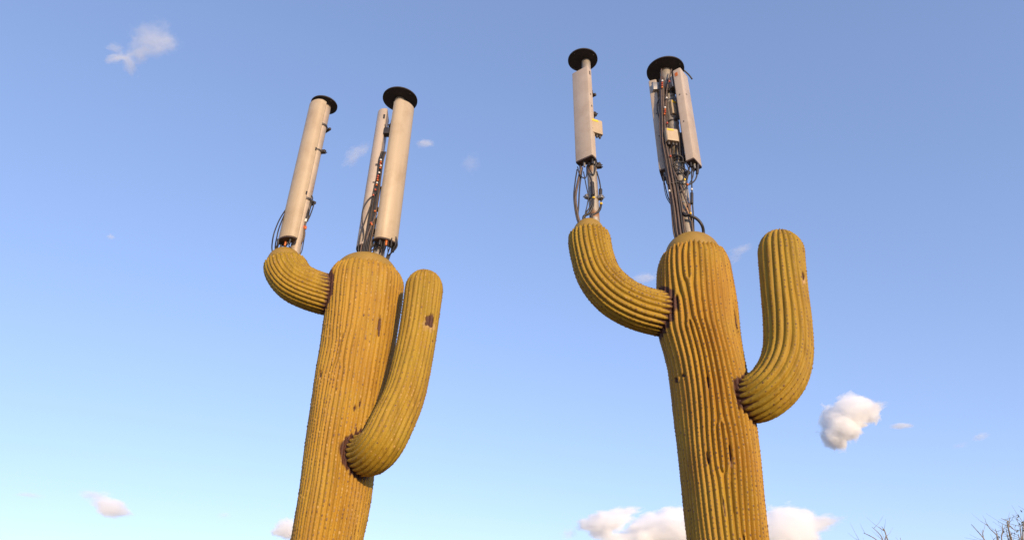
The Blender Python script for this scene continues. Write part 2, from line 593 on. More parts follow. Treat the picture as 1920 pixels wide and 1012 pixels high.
def make_arm(root, path, N, depth, amp, seed, mat, scars, gap, trunk, capped, reach, tone, Yt):
    A, s, rr = path
    if capped:            # the rim shows at row capped[0], the cap reaches row capped[1]
        zr = zat(capped[0], A[-1][0], A[-1][1] - .95 * rr[-1])
        k = np.where((A[:, 2] < zr) | (s < s[-1] * .7))[0][-1] + 1
        A, s, rr = A[:k], s[:k], rr[:k]
    if not capped:        # round the tip over
        S = s[-1]
        L = rr[-1] * 1.25
        t = np.clip((s - (S - L)) / L, 0, 1)
        rr = rr * np.sqrt(np.clip(1 - t ** 2.1, 0.0, 1)) + 0.002
    else:
        t = np.clip((s - (s[-1] - 0.16)) / 0.16, 0, 1)
        rr = rr * (1 - 0.08 * t ** 2.2)
    T = np.gradient(A, axis=0); T /= np.linalg.norm(T, axis=1)[:, None]
    # parallel frames started so that the seam faces away from the viewer
    u = np.cross(T[0], [1.0, 0.2, 0.1]); u /= np.linalg.norm(u)
    m = N * 10
    th = np.linspace(0, 2 * np.pi, m, endpoint=False)
    ph = ribs(th, s, N, amp, seed, [], 1)
    H = rib_h(ph)
    fade = np.clip(rr / np.max(rr) * 1.5, 0.12, 1)
    V = np.zeros((len(s), m, 3))
    g = np.random.default_rng(seed)
    fine = 0.5 + 0.5 * np.cos(2 * np.pi * s[:, None] / gap + 3 * np.sin(ph * 0.5))
    for i in range(len(s)):
        u = u - T[i] * (u @ T[i]); u /= np.linalg.norm(u)
        w = np.cross(T[i], u)
        lump = 0.006 * np.sin(2 * th + 1.9 * s[i] + seed) + 0.004 * np.sin(3 * th - 3.1 * s[i])
        r = rr[i] + (lump - depth * (1 - H[i]) - 0.0035 * fine[i] * H[i]) * fade[i]
        V[i] = A[i] + (u[None, :] * np.cos(th)[:, None] + w[None, :] * np.sin(th)[:, None]) * r[:, None]
    if capped:
        V += T[:, None, :] * (np.clip((s - (s[-1] - 0.10)) / 0.10, 0, 1)[:, None] * 0.016 * (H - 0.6))[..., None]
    Nn = normals_of(V)
    mask, pale = scar_mask(V, Nn, scars, seed)
    V -= Nn * (mask * 0.012)[..., None]
    z, X, RR = trunk
    d = np.sqrt((V[..., 0] - np.interp(V[..., 2], z, X)) ** 2 + (V[..., 1] - Yt) ** 2) - np.interp(V[..., 2], z, RR)
    streak = (1 - H) ** 1.2 * (0.55 + 0.45 * np.sin(th * 5 + seed) * np.sin(th * 2 + 1))[None, :]
    mask = np.maximum(mask, np.clip((reach + 0.16 * streak * (1 + reach * 10) - d) / 0.02, 0, 1) * (s[:, None] < s[-1] * .5))
    if capped:
        c = A[-1]
        V = np.concatenate([V, (c + (V[-1:] - c) * 0.84 - T[-1] * 0.02)], 0)
        mask = np.concatenate([mask, mask[-1:]], 0); pale = np.concatenate([pale, pale[-1:]], 0)
    me = grid_mesh('arm', V)
    put_attr(me, 'scar', mask); put_attr(me, 'pale', pale)
    o = link('arm', me, mat, root)
    spines(o, V[:len(s)], Nn, H, s, gap, 0.0125, seed + 3, tone, smin=0.1, smax=s[-1] - 0.02, skip=mask[:len(s)])
    if capped:
        c = A[-1]
        zc = dome(o, c[0], c[1], c[2] - .01, rr[-1] * .90 - depth * .6, capped[1], 48)
        return o, (c[0], c[1], zc)
    return o, None

YL, YR = 8.0, 7.2
# ---- left saguaro
L_edges = [(1012, 543, 682), (960, 551, 693), (920, 558, 700), (850, 568, 709), (780, 579, 721), (720, 589, 731), (660, 601, 741),
           (600, 608, 749), (560, 610, 754), (530, 613, 757), (508, 618, 757), (490, 622, 752)]
A_LL = arm_path([(672, 560, YL + .05, 40), (630, 556, YL - .03, 40), (590, 546, YL - .12, 40), (556, 530, YL - .15, 40), (538, 508, YL - .15, 40), (532, 484, YL - .15, 40), (531, 470, YL - .15, 40)])
A_LR = arm_path([(664, 846, YL - .05, 37), (692, 850, YL - .38, 40), (714, 832, YL - .56, 42), (735, 792, YL - .57, 42), (757, 742, YL - .46, 40), (772, 686, YL - .38, 38),
                 (783, 630, YL - .33, 36), (790, 580, YL - .33, 35), (796, 530, YL - .33, 35), (798, 508, YL - .33, 35)])
sag_l = empty('artificial_saguaro', (at(612, 1012, YL).x, YL, 0), 'left ochre artificial saguaro with a short bent arm and a long arm crossing its trunk', 'saguaro', 'artificial saguaros')
vl = [(-1.75, 4.6, 1), (-1.80, 5.0, -1), (1.2, 4, 1), (1.3, 5, -1)]
tr_l, top_l, tl_ax = make_trunk(sag_l, YL, L_edges, 48, 0.021, 0.5, 21, vl, M['trunk_l'],
    [(711, 611, 3, 17, 0), (666, 765, 3, 5, 0), (676, 757, 2.5, 8, 0), (668, 990, 2, 14, 0), (600, 700, 2, 6, 0.4)], 0.040, [(A_LL[0], A_LL[2], 0.085, 0.1), (A_LR[0], A_LR[2], 0.052, 1.1)], 0.74, 0.20, 482, 472, 0.9, 0.005)
arm_ll, top_ll = make_arm(sag_l, A_LL, 30, 0.022, 0.5, 31, M['arm'], [], 0.040, tl_ax, (471, 463), 0.03, 0.7, YL)
arm_lr, _ = make_arm(sag_l, A_LR, 24, 0.018, 0.5, 32, M['arm'], [(807, 601, 9, 10, 0.35), (812, 640, 2, 2, 1)], 0.040, tl_ax, False, 0.035, 0.75, YL)
# ---- right saguaro
R_edges = [(1012, 1286, 1440), (970, 1281, 1437), (920, 1276, 1433), (860, 1269, 1428), (800, 1262, 1421), (740, 1256, 1412), (690, 1249, 1401), (660, 1241, 1394), (630, 1231, 1388),
           (600, 1228, 1385), (560, 1228, 1380), (520, 1229, 1373), (490, 1231, 1368), (468, 1234, 1362), (452, 1236, 1357)]
A_RL = arm_path([(1300, 592, YR + .05, 42), (1262, 590, YR + .0, 44), (1232, 586, YR - .06, 44), (1190, 574, YR - .12, 44), (1152, 552, YR - .14, 44), (1123, 518, YR - .14, 42), (1109, 476, YR - .14, 40), (1104, 440, YR - .14, 40), (1104, 415, YR - .14, 40)])
A_RR = arm_path([(1360, 740, YR, 42), (1400, 748, YR - .22, 44), (1432, 738, YR - .38, 47), (1462, 706, YR - .46, 48), (1477, 662, YR - .48, 46), (1477, 606, YR - .48, 44), (1471, 550, YR - .48, 42),
                 (1466, 500, YR - .48, 41), (1463, 460, YR - .48, 41), (1462, 435, YR - .48, 41)])
sag_r = empty('artificial_saguaro', (at(1362, 1012, YR).x, YR, 0), 'right amber artificial saguaro with deep wavy ribs and one raised arm on each side', 'saguaro', 'artificial saguaros')
vr = [(-2.30, 5.25, 1), (-2.22, 5.95, -1), (-2.02, 4.9, 1), (-1.98, 5.45, -1), (-1.8, 3.2, -1), (-1.75, 3.7, 1)]
tr_r, top_r, tr_ax = make_trunk(sag_r, YR, R_edges, 44, 0.044, 0.75, 22, vr, M['trunk_r'],
    [(1270, 712, 6, 4, 0), (1280, 703, 5, 2.5, 0), (1328, 717, 2.5, 8, .5), (1328, 857, 2.3, 9, 0), (1369, 850, 2.2, 13, .7), (1358, 950, 3, 15, 0), (1380, 600, 2, 30, 0), (1384, 765, 2, 4, 0), (1393, 1006, 2, 4, 0)],
    0.040, [(A_RL[0], A_RL[2], 0.058, 0.1), (A_RR[0], A_RR[2], 0.045, 1.3)], 0.42, 0.24, 450, 434, 1.05, 0.004)
arm_rl, top_rl = make_arm(sag_r, A_RL, 26, 0.034, 0.6, 33, M['arm'], [], 0.040, tr_ax, (417, 404), 0.03, 0.45, YR)
arm_rr, _ = make_arm(sag_r, A_RR, 22, 0.032, 0.5, 34, M['arm'], [(1505, 517, 3, 7, 0.6), (1506, 530, 2, 4, .8)], 0.040, tr_ax, False, 0.03, 0.45, YR)

# ------------------------------------------------------------------ masts, antennas and wiring
def make_mast(px, py, Y, row_top, rad, disc_r, disc_off, top_z, mat, label, group='antenna masts'):
    """vertical pipe through (px, py) with a dark round plate on top"""
    b = at(px, py, Y)
    z1 = zat(row_top, b.x, Y)
    root = empty('antenna_mast', (b.x, Y, top_z), label, 'mast', group)
    MB().lathe((b.x, Y), [(rad, top_z - 0.25), (rad, z1)], 28).build('pole', mat, root, auto=40)
    cx, cy = b.x + disc_off[0], Y + disc_off[1]
    d = MB().lathe((cx, cy), [(disc_r - .012, z1), (disc_r, z1 + .004), (disc_r, z1 + .022), (disc_r - .006, z1 + .028), (disc_r * .3, z1 + .034), (.01, z1 + .034)], 56).build('top_disc', M['disc'], root, auto=40)
    for a in (2.2, 3.9, 5.6):
        MB().lathe((cx + math.cos(a) * disc_r * .84, cy + math.sin(a) * disc_r * .84), [(.007, z1 - .012), (.010, z1 - .009), (.010, z1)], 6).build('bolt', M['bolt'], d)
    return root, b.x, z1

def clamp(root, x, Y, z, rad, az, mat='bolt'):
    """two-bolt pipe clamp with its ends sticking out"""
    n = Vector((math.sin(R(az)), -math.cos(R(az)), 0)); t = Vector((n.y * -1, n.x, 0))
    o = Vector((x, Y, z))
    mb = MB().lathe((x, Y), [(rad + .002, z - .016), (rad + .008, z - .012), (rad + .008, z + .012), (rad + .002, z + .016)], 20)
    mb.box(o + n * (rad + .035), n * .034, t * .030, .022, .006)
    for s in (-1, 1):
        mb.tube([o + n * (rad + .04) + t * .022 * s, o + n * (rad + .085) + t * .022 * s], .007, 6)
        mb.tube([o + n * (rad + .045) + t * .022 * s, o + n * (rad + .058) + t * .022 * s], .013, 6)
    return mb.build('pipe_clamp', M[mat], root, auto=40)

def make_panel(x, Y, az, dist, w, d, z0, z1, prof, mat, pole_r, label, rows=(.12, .86), conns=((-.3, 0), (0, 0), (.3, 0)), orange=None, marks=()):
    """panel antenna bolted to the mast at (x, Y); az 0 faces the viewer, + turns to the right"""
    n = Vector((math.sin(R(az)), -math.cos(R(az)), 0)); t = Vector((math.cos(R(az)), math.sin(R(az)), 0))
    o = Vector((x, Y, 0)) + n * dist
    if prof == 'round':
        P = [(-w / 2 + .012, 0), (-w / 2, .012), (-w / 2, d * .28)]
        P += [(w / 2 * math.sin(a), d * .28 + d * .72 * math.cos(a)) for a in np.linspace(-1.45, 1.45, 22)]
        P += [(w / 2, d * .28), (w / 2, .012), (w / 2 - .012, 0)]
        P = P[::-1]
    else:
        e = .016
        P = [(-w / 2 + e, 0), (w / 2 - e, 0), (w / 2, e), (w / 2, d - e), (w / 2 - e * .3, d - e * .3), (w / 2 - e, d), (-w / 2 + e, d), (-w / 2 + e * .3, d - e * .3), (-w / 2, d - e), (-w / 2, e)]
    root = empty('panel_antenna', (o.x, o.y, z0), label, 'antenna', 'panel antennas')
    fr = (o, t, n)
    body = MB().prism(P, z0, z1, fr).build('radome', M[mat], root, auto=30)
    # dark end cap set in below, with its rim
    c = np.mean(np.array(P), axis=0)
    Q = [(c[0] + (p[0] - c[0]) * .985, c[1] + (p[1] - c[1]) * .985) for p in P]
    cap = MB().prism(Q, z0 - .022, z0 + .004, fr).build('end_cap', M['endcap'], root, auto=30)
    Q2 = [(c[0] + (p[0] - c[0]) * 1.006, c[1] + (p[1] - c[1]) * 1.006) for p in P]
    MB().prism(Q2, z1 - .030, z1 - .012, fr).build('seam_band', M[mat], body, auto=30)
    for k, (a, b) in enumerate(conns):
        q = o + t * (a * w) + n * (d * .45 + b)
        m_ = MB().lathe((q.x, q.y), [(.020, z0 - .035), (.020, z0 - .018)], 10).lathe((q.x, q.y), [(.015, z0 - .10), (.015, z0 - .03)], 8)
        m_.build('connector', M['orange'] if orange == k else (M['steel'] if k % 3 == 1 else M['black']), root, auto=40)
    for (side, f, k, hw, hh, mt, nm) in marks:        # small fittings on a side face (-1, 1) or on the front (0)
        z = z0 + (z1 - z0) * f
        if side:
            MB().box(o + t * (side * (w / 2 + .0015)) + n * (d * k) + Vector((0, 0, z)), n * hw, t * .0025, hh).build(nm, M[mt], body)
        else:
            MB().box(o + t * (w * k) + n * (d + .0015) + Vector((0, 0, z)), t * hw, n * .0025, hh).build(nm, M[mt], body)
    for f in rows:
        z = z0 + (z1 - z0) * f
        mb = MB().box(o + n * .004 + Vector((0, 0, z)) - n * (dist - pole_r) / 2, n * ((dist - pole_r) / 2 + .010), t * .028, .035, .004)
        mb.lathe((x, Y), [(pole_r + .002, z - .022), (pole_r + .012, z - .018), (pole_r + .012, z + .018), (pole_r + .002, z + .022)], 20)
        for s in (-1, 1):
            mb.tube([o + t * .05 * s + Vector((0, 0, z)), o - n * (dist + pole_r + .05) + t * .05 * s * 1.3 + Vector((0, 0, z))], .006, 6)
        e_ = o - n * (dist + pole_r + .03) + Vector((0, 0, z))
        mb.box(e_, n * .016, t * .085, .018, .004)
        mb.build('bracket', M['bolt'], root, auto=40)
    return root

def cable(root, pts, Y, rad=.009, mat='black', name='cable'):
    """pts: (px, py, metres nearer the viewer than Y)"""
    P = [at(a, b, Y - c) for a, b, c in pts]
    q = root.location
    if P[-1].z < q.z + .12:
        P.append(Vector((P[-1].x * .75 + q.x * .25, P[-1].y * .8 + q.y * .2, min(P[-1].z - .12, q.z - .22))))
    return MB().tube(P, rad, 7, n=8 * len(P)).build(name, M[mat], root, smooth=True)

def collar(root, px, py, Y, near, rad, h, mat, name='cable_tape'):
    p = at(px, py, Y - near)
    return MB().lathe((p.x, p.y), [(rad * .8, p.z - h), (rad, p.z - h * .8), (rad, p.z + h * .8), (rad * .8, p.z + h)], 8).build(name, M[mat], root, auto=40)

# ---- mast on the short arm of the left saguaro
Ya = YL - .15
m1, x1, z1 = make_mast(560, 440, Ya, 200, .075, .208, (-.03, -.02), top_ll[2], M['pole_tan'], 'slim tan mast with dark round top disc on the left saguaro\'s short arm')
pz0 = zat(447, x1 - .13, Ya - .17); pz1 = zat(192, x1 - .13, Ya - .17)
make_panel(x1, Ya, -37, .10, .33, .16, pz0, pz1, 'round', 'panel', .075, 'rounded beige panel antenna on the short arm of the left saguaro', (.30, .86), orange=1, marks=((1, .62, .14, .012, .030, 'bolt', 'edge_clip'), (1, .30, .14, .012, .030, 'bolt', 'edge_clip')))
clamp(m1, x1, Ya, zat(285, x1, Ya), .075, 85)
cable(m1, [(541, 385, .10), (526, 408, .20), (517, 428, .23), (512, 445, .22), (510, 468, .12)], Ya)
cable(m1, [(536, 396, .12), (524, 425, .22), (519, 445, .22), (516, 466, .14)], Ya)
cable(m1, [(522, 448, .18), (521, 458, .16), (518, 470, .12)], Ya, .016)
cable(m1, [(541, 450, .14), (538, 458, .14), (531, 468, .10)], Ya, .014)
cable(m1, [(545, 450, .12), (542, 461, .12), (549, 470, .10)], Ya, .008)
cable(m1, [(578, 392, .02), (583, 368, .02), (586, 374, .0), (580, 398, 0), (577, 415, 0)], Ya, .008)
cable(m1, [(580, 379, .02), (589, 379, .0), (581, 405, 0), (572, 422, 0), (570, 440, 0), (562, 462, 0)], Ya, .009)
cable(m1, [(576, 380, .02), (574, 400, .03), (571, 425, .03), (570, 445, .02), (560, 464, .02)], Ya, .013, 'brown_cable')
cable(m1, [(572, 436, 0), (569, 455, 0), (566, 470, 0), (561, 477, 0), (554, 466, .02)], Ya, .007)
cable(m1, [(575, 384, .0), (577, 395, .02), (572, 412, .03)], Ya, .018)
for q in ((573, 413, 'white'), (570, 413, 'white'), (570, 426, 'red'), (573, 427, 'orange')): collar(m1, q[0], q[1], Ya, .03, .017, .025, q[2])

# ---- mast on the left trunk: two sectors in view
m2, x2, z2 = make_mast(712, 460, YL, 188, .085, .285, (.0, 0), top_l[2], M['pole_grey'], 'mast on the left trunk, thick with cables, dark round disc on top')
f0, f1 = zat(447, x2 + .06, YL - .22), zat(190, x2 + .06, YL - .22)
make_panel(x2, YL, 44, .11, .355, .17, f0, f1, 'round', 'panel', .085, 'wide rounded beige panel antenna facing forward on the left trunk\'s mast', conns=((-.33, 0), (-.12, .05), (.30, 0), (.38, -.03)), orange=1)
g0, g1 = zat(468, x2 - .28, YL), zat(216, x2 - .28, YL)
make_panel(x2, YL, -86, .155, .30, .17, g0, g1, 'round', 'panel2', .085, 'narrow-looking beige panel antenna seen edge-on behind the left trunk\'s wide panel', conns=((-.3, 0), (.3, 0)), marks=((1, .93, .2, .014, .045, 'black', 'slot'), (1, .55, .2, .02, .02, 'bolt', 'edge_clip'), (1, .42, .2, .02, .012, 'bolt', 'edge_clip')))
Yw = YL - .08
clamp(m2, x2, YL, zat(245, x2, YL), .085, -30); clamp(m2, x2, YL, zat(400, x2, YL), .085, -40)
cable(m2, [(737, 216, .12), (733, 232, .14), (731, 250, .12), (728, 290, .10)], YL)
cable(m2, [(720, 224, .14), (722, 236, .15), (728, 246, .14)], YL, .008)
collar(m2, 720, 226, YL, .14, .014, .03, 'black', 'cable_plug')
bpz = at(726, 248, YL - .14)
MB().box(bpz, Vector((.05, 0, 0)), Vector((0, .05, 0)), .06, .012).build('junction_block', M['black'], m2, auto=40)
run = [(719, 285), (714, 300), (710, 330), (706, 352), (700, 385), (693, 425), (684, 474)]
for k in range(7):
    cable(m2, [(a + (k - 3) * 2.4 * (0.5 + .5 * i / 6) + random.uniform(-1, 1), b, .15 + .012 * (k % 3)) for i, (a, b) in enumerate(run)], YL, .011, 'black' if k % 3 else 'brown_cable')
cable(m2, [(706, 362, .18), (690, 375, .2), (680, 395, .2), (679, 415, .2), (682, 440, .18), (675, 472, .12)], YL, .009)
cable(m2, [(700, 372, .18), (686, 410, .19), (676, 440, .18), (672, 472, .12)], YL, .010)
cable(m2, [(706, 400, .18), (690, 440, .18), (682, 474, .12)], YL, .014, 'brown_cable')
cable(m2, [(712, 430, .14), (703, 455, .15), (690, 474, .12)], YL, .013)
cable(m2, [(716, 440, .14), (712, 458, .12), (694, 474, .10)], YL, .008)
cable(m2, [(700, 440, .15), (706, 458, .12), (716, 472, .10)], YL, .009, 'brown_cable')
cable(m2, [(722, 446, .2), (720, 460, .18), (718, 476, .12)], YL, .009)
cable(m2, [(735, 446, .22), (733, 458, .2), (726, 478, .12)], YL, .008)
cable(m2, [(742, 448, .2), (741, 460, .18), (733, 474, .14), (727, 481, .1)], YL, .009)
cable(m2, [(741, 440, .12), (745, 456, .14), (742, 466, .14), (728, 481, .1)], YL, .009)
cable(m2, [(742, 444, .14), (744, 461, .14), (738, 470, .14), (730, 480, .1)], YL, .006)
for (a, b, c) in ((714, 300, 'white'), (714, 304, 'orange'), (713, 308, 'red'), (714, 311, 'white'), (713, 315, 'orange'), (711, 324, 'white'), (709, 330, 'red'), (708, 334, 'red'), (708, 338, 'orange'), (707, 343, 'white'),
                  (706, 347, 'orange'), (704, 356, 'red'), (696, 418, 'red'), (697, 421, 'orange'), (700, 366, 'red'), (703, 396, 'orange')):
    collar(m2, a, b, YL, .19, .0145, .013, c)

gw = random.Random(5)
for k in range(9):       # slack coax between the two panels
    x_, w_ = 690 + gw.uniform(-6, 14), gw.uniform(-5, 5)
    cable(m2, [(x_ + 16 + gw.uniform(-3, 3), 372 + gw.uniform(-25, 25), .10 + .02 * (k % 3)), (x_ + 6 + w_, 415, .14), (x_ + w_ * .5, 445, .13), (x_ - 6 + gw.uniform(-6, 8), 474, .10)], YL, gw.uniform(.008, .014), gw.choice(('black', 'black', 'brown_cable')))
for k in range(4):
    x_ = 716 + 6 * k
    cable(m2, [(x_, 447, .2), (x_ + gw.uniform(-6, 8), 462, .18), (x_ + gw.uniform(-8, 0), 478, .1)], YL, .007)
# ---- mast on the left arm of the right saguaro
Yc = YR - .14
m3, x3, z3 = make_mast(1114, 396, Yc, 116, .067, .225, (-.05, -.02), top_rl[2], M['pole_grey'], 'bare grey mast with wide dark disc on the right saguaro\'s left arm')
p0, p1 = zat(300, x3 - .13, Yc - .12), zat(135, x3 - .13, Yc - .12)
make_panel(x3, Yc, -38, .085, .27, .12, p0, p1, 'box', 'panel2', .067, 'flat boxy panel antenna on the right saguaro\'s left arm', (.04, .82), conns=((-.36, 0), (-.1, .01), (.12, -.02), (.34, 0)), marks=((1, .94, .5, .012, .035, 'black', 'slot'), (1, .68, .6, .008, .012, 'bolt', 'screw'), (1, .55, .5, .010, .014, 'bolt', 'screw'), (1, .30, .5, .007, .010, 'bolt', 'screw')))
clamp(m3, x3, Yc, zat(314, x3, Yc), .067, 75); clamp(m3, x3, Yc, zat(222, x3, Yc), .067, 40)
cable(m3, [(1099, 152, .1), (1108, 136, .14)], Yc, .008)
cable(m3, [(1112, 224, .1), (1117, 216, .14)], Yc, .008)
def radio(px, py, Y, near, az, w, h, d, x, label, stand):
    c = at(px, py, Y - near)
    n = Vector((math.sin(R(az)), -math.cos(R(az)), 0)); t = Vector((math.cos(R(az)), math.sin(R(az)), 0))
    root = empty('amplifier_box', (c.x, c.y, c.z - h / 2), label, 'equipment box', 'small amplifier boxes')
    MB().box(c, t * w / 2, n * d / 2, h / 2, .012).build('housing', M['panel'], root, auto=30)
    MB().box(c + n * (d / 2 + .002) - t * w * .16 + Vector((0, 0, h * .38)), t * w * .27, n * .002, h * .07).build('warning_label', M['yellow'], root)
    for s in (-.3, .05, .3):
        q = c + t * w * s
        MB().lathe((q.x, q.y), [(.014, c.z - h / 2 - .05), (.018, c.z - h / 2 - .03), (.018, c.z - h / 2 + .002)], 8).build('connector', M['bolt'], root, auto=40)
    # arm to the pole
    pc = Vector((x, Y, c.z))
    v = pc - c
    MB().box((pc + c) / 2, v / 2, Vector((-v.y, v.x, 0)).normalized() * .03, h * .22, .004).build('bracket', M['bolt'], root, auto=40)
    return root
radio(1117, 240, Yc, .14, 22, .185, .245, .08, x3, 'beige amplifier box with yellow label beside the right saguaro\'s left-arm panel', m3)
cable(m3, [(1112, 256, .1), (1111, 275, .1), (1116, 300, .1), (1116, 318, .09), (1112, 328, .08), (1103, 312, .1)], Yc, .009)
cable(m3, [(1107, 262, .1), (1108, 280, .1), (1111, 300, .1)], Yc, .006)
collar(m3, 1107.5, 275, Yc, .11, .014, .018, 'yellow')
cable(m3, [(1082, 318, .18), (1078, 345, .18), (1076, 372, .18), (1081, 408, .12)], Yc, .009)
cable(m3, [(1090, 314, .18), (1083, 345, .17), (1079, 372, .16), (1084, 408, .12)], Yc, .017, 'brown_cable')
cable(m3, [(1092, 314, .18), (1087, 350, .17), (1085, 385, .15), (1084, 408, .12)], Yc, .010)
cable(m3, [(1083, 313, .18), (1087, 328, .2), (1096, 334, .2), (1100, 328, .18), (1100, 312, .15)], Yc, .008)
cable(m3, [(1094, 322, .16), (1099, 348, .16), (1103, 368, .15), (1101, 385, .14), (1097, 406, .1)], Yc, .007)
cable(m3, [(1101, 322, .12), (1108, 335, .12), (1110, 350, .12), (1111, 366, .12), (1108, 385, .12), (1097, 405, .1)], Yc, .011)
cable(m3, [(1110, 342, .12), (1111, 352, .12), (1112, 366, .12)], Yc, .026)
cable(m3, [(1112, 368, .12), (1111, 386, .12), (1104, 400, .11), (1094, 408, .1)], Yc, .017)
cable(m3, [(1119, 322, .04), (1124, 340, .04), (1126, 355, .04), (1127, 375, .04), (1126, 390, .05), (1118, 400, .06), (1110, 406, .07)], Yc, .009)
cable(m3, [(1126, 355, .04), (1126, 366, .04), (1127, 375, .04)], Yc, .024)
cable(m3, [(1127, 384, .04), (1124, 394, .05), (1116, 401, .06), (1109, 405, .07)], Yc, .016)
collar(m3, 1127, 382, Yc, .045, .020, .014, 'yellow'); collar(m3, 1113, 371, Yc, .13, .02, .012, 'yellow')
clamp(m3, x3, Yc, zat(374, x3, Yc), .067, 60, 'steel'); clamp(m3, x3, Yc, zat(374, x3, Yc) + .004, .067, -60, 'steel')

# ---- mast on the right trunk: two flat sectors in view
m4, x4, z4 = make_mast(1289, 430, YR, 134, .085, .285, (0, 0), top_r[2], M['pole_grey'], 'rusty mast bundled with cables under a dark disc on the right trunk')
q0, q1 = zat(306, x4 + .20, YR - .16), zat(138, x4 + .20, YR - .16)
make_panel(x4, YR, 50, .155, .26, .13, q0, q1, 'box', 'panel2', .085, 'flat boxy panel antenna on the right side of the right trunk\'s mast', (.08, .84), conns=((-.34, 0), (-.1, .02), (.1, -.02), (.34, 0)), marks=((-1, .94, .45, .022, .035, 'orange', 'sticker'), (-1, .70, .5, .007, .010, 'bolt', 'screw'), (-1, .40, .5, .007, .010, 'bolt', 'screw'), (0, .72, -.15, .018, .006, 'bolt', 'screw')))
s0, s1 = zat(324, x4 - .19, YR + .04), zat(158, x4 - .19, YR + .04)
make_panel(x4, YR, -112, .14, .26, .12, s0, s1, 'box', 'panel2', .085, 'thin-looking panel antenna on the left side of the right trunk\'s mast', (.12, .88), conns=((-.3, 0), (.3, 0)), marks=((1, .95, .5, .014, .035, 'black', 'slot'), (1, .60, .5, .007, .010, 'bolt', 'screw'), (1, .35, .5, .007, .010, 'bolt', 'screw')))
radio(1259, 256, YR, .20, 10, .18, .215, .09, x4, 'beige amplifier box with yellow label in front of the right trunk\'s mast', m4)
radio(1263, 205, YR, .06, 28, .13, .26, .09, x4 + .02, 'grey-beige amplifier box behind cables near the right mast top', m4)
clamp(m4, x4, YR, zat(180, x4, YR), .085, -20); clamp(m4, x4, YR, zat(232, x4, YR), .085, 20); clamp(m4, x4, YR, zat(332, x4, YR), .085, 40); clamp(m4, x4, YR, zat(385, x4, YR), .085, -50, 'steel')
run = [(1241, 150), (1241, 185), (1243, 225), (1245, 265), (1252, 305), (1260, 345), (1266, 385), (1273, 438)]
for k in range(8):
    j = [random.uniform(-1.2, 1.2) for _ in run]
    cable(m4, [(a + (k - 3.5) * 1.9 * (.55 + .7 * i / 7) + j[i], b - 3 * (k % 3) * (i == 0), .15 + .014 * (k % 3)) for i, (a, b) in enumerate(run)], YR, .011 + .003 * (k % 2), 'brown_cable' if k % 3 != 1 else 'black')
for k in range(7):       # more coax lashed to the back of the bundle
    j = [gw.uniform(-2.5, 2.5) for _ in run]
    cable(m4, [(a + 5 + (k - 3) * 2.2 * (.5 + .6 * i / 7) + j[i], b, .11 + .012 * (k % 3)) for i, (a, b) in enumerate(run) if i >= k % 3], YR, gw.uniform(.008, .013), gw.choice(('black', 'brown_cable')))
for k in range(4):       # loose tails looping round the pole
    y_ = 292 + 16 * k
    x_ = 1258 + (y_ - 290) * .16
    cable(m4, [(x_, y_, .13), (x_ + gw.uniform(6, 12), y_ + gw.uniform(-9, 6), .18), (x_ + gw.uniform(18, 30), y_ + gw.uniform(4, 16), .17), (x_ + gw.uniform(16, 26), y_ + gw.uniform(20, 34), .14)], YR, gw.uniform(.006, .009))
cable(m4, [(1240, 130, .16), (1241, 150, .16), (1242, 172, .17)], YR, .010, 'brown_cable')
cable(m4, [(1259, 130, .16), (1254, 150, .16), (1250, 170, .17), (1248, 200, .17)], YR, .010, 'brown_cable')
cable(m4, [(1238, 184, .1), (1232, 196, .1), (1234, 215, .1), (1240, 226, .12)], YR, .009)
cable(m4, [(1298, 149, -.05), (1291, 140, -.02), (1282, 132, .0)], YR, .012)
pb = at(1231, 166, YR - .05)
MB().box(pb, Vector((.07, 0, 0)), Vector((0, .06, 0)), .07, .01).build('tilt_bracket', M['steel'], m4, auto=40)
pb = at(1262, 158, YR - .10)
MB().box(pb, Vector((.05, .03, 0)), Vector((-.02, .04, 0)), .10, .01).build('tilt_bracket', M['steel'], m4, auto=40)
cable(m4, [(1258, 180, .14), (1264, 178, .16), (1268, 190, .16), (1272, 225, .14)], YR, .009)
cable(m4, [(1256, 280, .16), (1258, 300, .16), (1262, 318, .15), (1272, 338, .15), (1284, 370, .15), (1293, 395, .13), (1299, 432, .1)], YR, .013, 'brown_cable')
cable(m4, [(1262, 280, .16), (1258, 296, .16), (1260, 310, .16)], YR, .008)
cable(m4, [(1270, 225, .15), (1273, 250, .15), (1275, 290, .15), (1281, 300, .15)], YR, .012)
cable(m4, [(1277, 250, .12), (1279, 275, .12), (1281, 300, .14)], YR, .022)
cable(m4, [(1293, 312, .18), (1290, 330, .18), (1284, 345, .17), (1268, 340, .16), (1256, 318, .16)], YR, .009)
cable(m4, [(1297, 314, .18), (1297, 345, .17), (1298, 375, .15), (1300, 405, .12), (1301, 434, .1)], YR, .010)
cable(m4, [(1297, 362, .15), (1297, 372, .15), (1297, 382, .15)], YR, .022)
cable(m4, [(1306, 314, .16), (1307, 326, .16), (1303, 338, .16), (1292, 346, .16), (1280, 344, .16)], YR, .010)
cable(m4, [(1308, 308, .16), (1308, 318, .16), (1307, 326, .16)], YR, .020)
cable(m4, [(1301, 316, .16), (1298, 335, .16), (1286, 352, .16), (1270, 362, .16)], YR, .007)
cable(m4, [(1262, 312, .18), (1272, 304, .18), (1285, 306, .18), (1291, 318, .18), (1286, 336, .18)], YR, .008)
cable(m4, [(1250, 345, .17), (1262, 343, .18), (1275, 340, .17), (1284, 336, .16)], YR, .009)
cable(m4, [(1243, 330, .1), (1247, 348, .1), (1252, 368, .12), (1262, 392, .14), (1268, 436, .12)], YR, .008)
cable(m4, [(1246, 332, .1), (1252, 345, .1), (1255, 362, .12), (1262, 380, .14)], YR, .009)
cable(m4, [(1246, 327, .1), (1244, 340, .1), (1249, 368, .1), (1258, 384, .12)], YR, .006)
